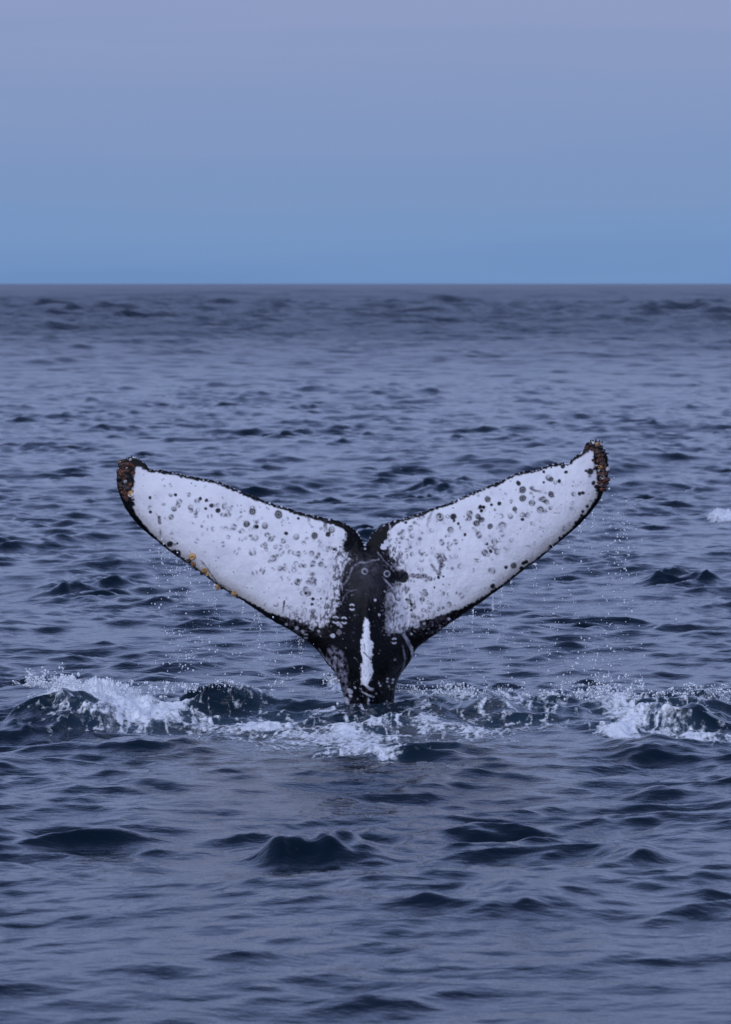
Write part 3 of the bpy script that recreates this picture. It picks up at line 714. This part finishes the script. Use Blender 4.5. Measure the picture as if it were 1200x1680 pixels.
for _ in range(90):
    pale(rr_.uniform(560, 648), rr_.uniform(965, 1150), rr_.uniform(.5, 1.2), 's', rr_.uniform(.1, .45))
# wet glints painted as pale ticks all along the trailing rim
for _ in range(260):
    k_ = rr_.randrange(len(TRS) - 1); t_ = rr_.random()
    x_ = TRS[k_][0] * (1 - t_) + TRS[k_ + 1][0] * t_; y_ = TRS[k_][1] * (1 - t_) + TRS[k_ + 1][1] * t_
    pale(x_ + rr_.uniform(-1, 1), y_ + rr_.uniform(-.5, 2.2), rr_.uniform(.5, 1.6), 's', rr_.uniform(.3, .95))

backcol = np.tile(BLACK * 1.3, (len(inner), 1))
allc = np.vstack([col, backcol]); allc = np.hstack([allc, np.ones((len(allc), 1))])
me = new_mesh('whale_tail', co, faces.ravel(), np.arange(len(faces)) * 4, M_SKIN)
ca_ = me.color_attributes.new('pigment', 'FLOAT_COLOR', 'POINT'); ca_.data.foreach_set('color', allc.astype(np.float32).ravel())
whale = link('whale_tail', me)
whale['label'] = 'humpback whale tail raised upright from the sea, white underside with dark ring scars'
whale['category'] = 'whale'
print('whale verts', len(co))

# ------------------------------------------------------------------ barnacles
def barnacle_mesh(name, m, seed, stalk=False):
    rr2 = random.Random(seed); seg = 9; vs = []; fs = []
    prof = [(1.0, 0), (.86, .45), (.55, .80), (.46, .82), (.30, .45)] if not stalk else [(.7, 0), (.6, .8), (.8, 1.3), (.6, 1.9), (.2, 2.3)]
    wob_ = [rr2.uniform(.82, 1.15) for _ in range(seg)]
    for rad, z in prof:
        for s in range(seg):
            a = 2 * math.pi * s / seg
            vs.append((rad * wob_[s] * math.cos(a), rad * wob_[s] * math.sin(a) * .9, z * (1 + .15 * math.sin(s * 2.3 + seed))))
    for k in range(len(prof) - 1):
        for s in range(seg):
            s2 = (s + 1) % seg
            fs.append((k * seg + s, k * seg + s2, (k + 1) * seg + s2, (k + 1) * seg + s))
    fs.append(tuple((len(prof) - 1) * seg + s for s in range(seg)))
    me = bpy.data.meshes.new(name); me.from_pydata(vs, [], fs); me.materials.append(m)
    me.polygons.foreach_set('use_smooth', [True] * len(fs)); me.update()
    return me
KINDS = {k: [barnacle_mesh('barnacle', m, s) for s in range(3)] for k, m in (('ochre', M_OCHRE), ('rust', M_RUST), ('dark', M_DARKB), ('pale', M_PALE))}
STALK = barnacle_mesh('stalked_barnacle', M_DARKB, 5, True)
def skin_at(px, py):
    k = np.argmin((qx - px) ** 2 + (qy - py) ** 2)
    return vf[k]
def put(px, py, rpx, kind, tilt=None, name='barnacle'):
    p = skin_at(px, py)
    # keep the pixel place even where it overhangs the edge a little
    x_, y_, z_ = at(px, py, p[1])
    me = STALK if kind == 'stalk' else rr_.choice(KINDS[kind])
    o = bpy.data.objects.new(name, me); COL.objects.link(o); o.parent = whale
    o.location = (float(x_), float(y_) + .004, float(z_))
    s = rpx * PXM
    o.scale = (s, s, s * rr_.uniform(.9, 1.4))
    d = Vector(tilt) if tilt else Vector((rr_.uniform(-.5, .5), -1, rr_.uniform(-.3, .5)))
    o.rotation_euler = d.to_track_quat('Z', 'Y').to_euler()
    return o
for px, py, rp_, k in [(316, 913, 7, 'ochre'), (311, 920, 5, 'dark'), (318, 926, 5, 'ochre'), (336, 936, 5.6, 'ochre'), (331, 941, 3.5, 'dark'), (341, 942, 4, 'ochre'), (359, 961, 5, 'ochre'), (364, 965, 3, 'dark'), (357, 966, 3, 'ochre'),
                      (385, 974, 6, 'ochre'), (390, 979, 3.5, 'dark'), (379, 970, 3, 'dark'), (322, 934, 3, 'dark')]:
    put(px, py, rp_, k)
for _ in range(60):
    t_ = rr_.random()
    put(rr_.gauss(204, 5.5) + (t_ > .75) * 6, 756 + 64 * t_ ** .9, rr_.uniform(2.6, 6.0), rr_.choices(['rust', 'dark', 'ochre', 'pale'], [6, 6, .6, .3])[0], (rr_.uniform(-1, .2), -.8, rr_.uniform(-.2, .6)))
for _ in range(75):
    t_ = rr_.random()
    cxp = np.interp(t_, [0, .25, .6, 1], [975, 983, 987, 990])
    put(rr_.gauss(cxp, 5), 727 + 80 * t_, rr_.uniform(2.6, 6.0), rr_.choices(['rust', 'dark', 'ochre', 'pale'], [6, 6, .6, .3])[0], (rr_.uniform(-.2, 1), -.8, rr_.uniform(-.2, .6)))
for px, py, tl_ in [(988, 727, (.35, -.1, 1)), (978, 724, (-.1, -.1, 1)), (970, 725, (-.2, -.1, 1)), (984, 726, (.1, -.1, 1)), (996, 745, (1, -.2, .6)), (216, 751, (-.1, -.1, 1)), (199, 762, (-.8, -.1, .6))]:
    o = put(px, py, 1.7, 'stalk', tl_, 'stalked_barnacle'); o.scale = (1.7 * PXM,) * 3
for px, py, r_ in [(974, 727, 3), (979, 790, 2.6), (983, 772, 2.6), (986, 795, 3), (979, 764, 2.2), (214, 754, 3), (208, 768, 2)]: put(px, py, r_, 'pale')

# ------------------------------------------------------------------ drops and spray
def ico():
    t = (1 + 5 ** .5) / 2
    v = np.array([(-1, t, 0), (1, t, 0), (-1, -t, 0), (1, -t, 0), (0, -1, t), (0, 1, t), (0, -1, -t), (0, 1, -t), (t, 0, -1), (t, 0, 1), (-t, 0, -1), (-t, 0, 1)], float)
    v /= np.linalg.norm(v[0])
    f = np.array([(0, 11, 5), (0, 5, 1), (0, 1, 7), (0, 7, 10), (0, 10, 11), (1, 5, 9), (5, 11, 4), (11, 10, 2), (10, 7, 6), (7, 1, 8), (3, 9, 4), (3, 4, 2), (3, 2, 6), (3, 6, 8), (3, 8, 9), (4, 9, 5), (2, 4, 11), (6, 2, 10), (8, 6, 7), (9, 8, 1)])
    return v, f
IV, IF = ico()
def drops(name, pts, rad, label, m=M_DROP):
    pts = np.asarray(pts); rad = np.asarray(rad)
    st_ = np.ones((len(pts), 1, 3)); st_[:, 0, 2] = np.random.RandomState(5).uniform(.9, 1.6, len(pts))
    co = (pts[:, None, :] + IV[None] * rad[:, None, None] * st_).reshape(-1, 3)
    fi = (IF[None] + 12 * np.arange(len(pts))[:, None, None]).reshape(-1)
    me = new_mesh(name, co, fi, np.arange(len(pts) * 20) * 3, m)
    o = link(name, me); o['kind'] = 'stuff'; o['label'] = label
    return o
R = np.random.RandomState(21)
def cloud(specs):
    P, Q = [], []
    for cx, cy, wx_, wy_, n_, r0, r1, dep in specs:
        px = cx + R.normal(size=n_) * wx_; py = cy + R.normal(size=n_) * wy_
        Yd = D + R.normal(size=n_) * dep - (py - 1150) * .01 * (py > 1150)
        x_, y_, z_ = at(px, np.minimum(py, 1240), Yd)
        P.append(np.stack([x_, y_, np.maximum(z_, .0)], -1)); Q.append(r0 + (r1 - r0) * R.rand(n_) ** 2.5)
    return np.vstack(P), np.concatenate(Q)
P, Q = cloud([(290, 960, 24, 30, 60, .004, .009, .2), (275, 915, 22, 15, 30, .004, .009, .2), (310, 1040, 25, 25, 45, .004, .009, .2), (300, 1090, 22, 15, 40, .004, .009, .2),
              (400, 1075, 60, 26, 90, .003, .008, .25), (480, 1085, 40, 25, 40, .003, .007, .2)])
drops('water_drops', P, Q, 'fine drops falling from the left fluke')
P, Q = cloud([(1015, 880, 14, 40, 70, .004, .009, .2), (1020, 960, 14, 40, 50, .004, .009, .2), (950, 900, 20, 22, 30, .003, .008, .2), (820, 1060, 50, 35, 80, .003, .008, .25),
              (760, 1050, 60, 35, 70, .003, .008, .25), (930, 1010, 60, 45, 80, .003, .008, .25), (960, 1100, 35, 20, 90, .003, .009, .25), (1010, 1060, 25, 30, 60, .003, .009, .2)])
drops('water_drops', P, Q, 'fine drops falling from the right fluke')
def strings(line, x0, x1, n_, seed):
    R2 = np.random.RandomState(seed); P, Q = [], []
    ln = np.array(line, float)
    for _ in range(n_):
        px0 = R2.uniform(x0, x1); k = np.argmin(np.abs(ln[:, 0] - px0)); py0 = ln[k, 1]
        Lh = min(R2.uniform(15, 110), 1145 - py0); m_ = R2.randint(8, 26)
        t = R2.rand(m_) ** 1.4
        px = ln[k, 0] + R2.normal(size=m_) * (.6 + 2.5 * t) + R2.normal() * 2; py = py0 + 2 + t * Lh
        x_, y_, z_ = at(px, py, D - .02 + R2.normal(size=m_) * .03)
        P.append(np.stack([x_, y_, np.maximum(z_, .01)], -1)); Q.append((.0022 + .005 * R2.rand(m_) ** 3) * (1.2 - .5 * t))
    return np.vstack(P), np.concatenate(Q)
P, Q = strings(LLS, 240, 500, 26, 31)
drops('run_off', P, Q, 'thin strings of run-off water under the left fluke')
P, Q = strings(LRS, 720, 990, 26, 32)
drops('run_off', P, Q, 'thin strings of run-off water under the right fluke')
def jets(specs):
    P, Q = [], []
    for cx, cy, wid, hgt, nj, npj, dep in specs:
        for _ in range(nj):
            x0 = cx + R.normal() * wid; y0 = cy + R.normal() * 3
            vx = R.normal() * hgt * .9; up = hgt * (.3 + R.rand() ** 1.5 * 1.3)
            t = R.rand(npj) ** .8; jit = 1.2 + 3 * t
            px = x0 + vx * t + R.normal(size=npj) * jit; py = y0 - up * 4 * t * (1 - t * .55) * .62 + R.normal(size=npj) * jit * .7
            Yd = D + R.normal() * dep + R.normal(size=npj) * .04
            x_, y_, z_ = at(px, py, Yd)
            P.append(np.stack([x_, y_, np.maximum(z_, 0)], -1)); Q.append(.0020 + .0090 * R.rand(npj) ** 5)
    return np.vstack(P), np.concatenate(Q)
P, Q = jets([(95, 1126, 34, 14, 46, 26, .3), (50, 1128, 12, 8, 12, 20, .3), (160, 1138, 40, 12, 26, 22, .3), (250, 1136, 60, 10, 22, 18, .3), (370, 1138, 50, 13, 26, 18, .3), (200, 1160, 60, 7, 14, 18, .3)])
drops('spray', P, Q, 'spray thrown up over the foam left of the tail', M_SPRAY)
P, Q = jets([(750, 1142, 38, 12, 46, 22, .3), (660, 1138, 14, 8, 12, 16, .2), (545, 1118, 8, 9, 9, 18, .15), (870, 1146, 50, 12, 26, 18, .3), (990, 1155, 32, 26, 52, 24, .3),
             (1090, 1152, 60, 15, 26, 18, .3), (1170, 1138, 26, 10, 14, 16, .3), (850, 1180, 60, 5, 8, 12, .3), (590, 1168, 60, 5, 10, 12, .3)])
drops('spray', P, Q, 'spray thrown up over the foam right of the tail', M_SPRAY)
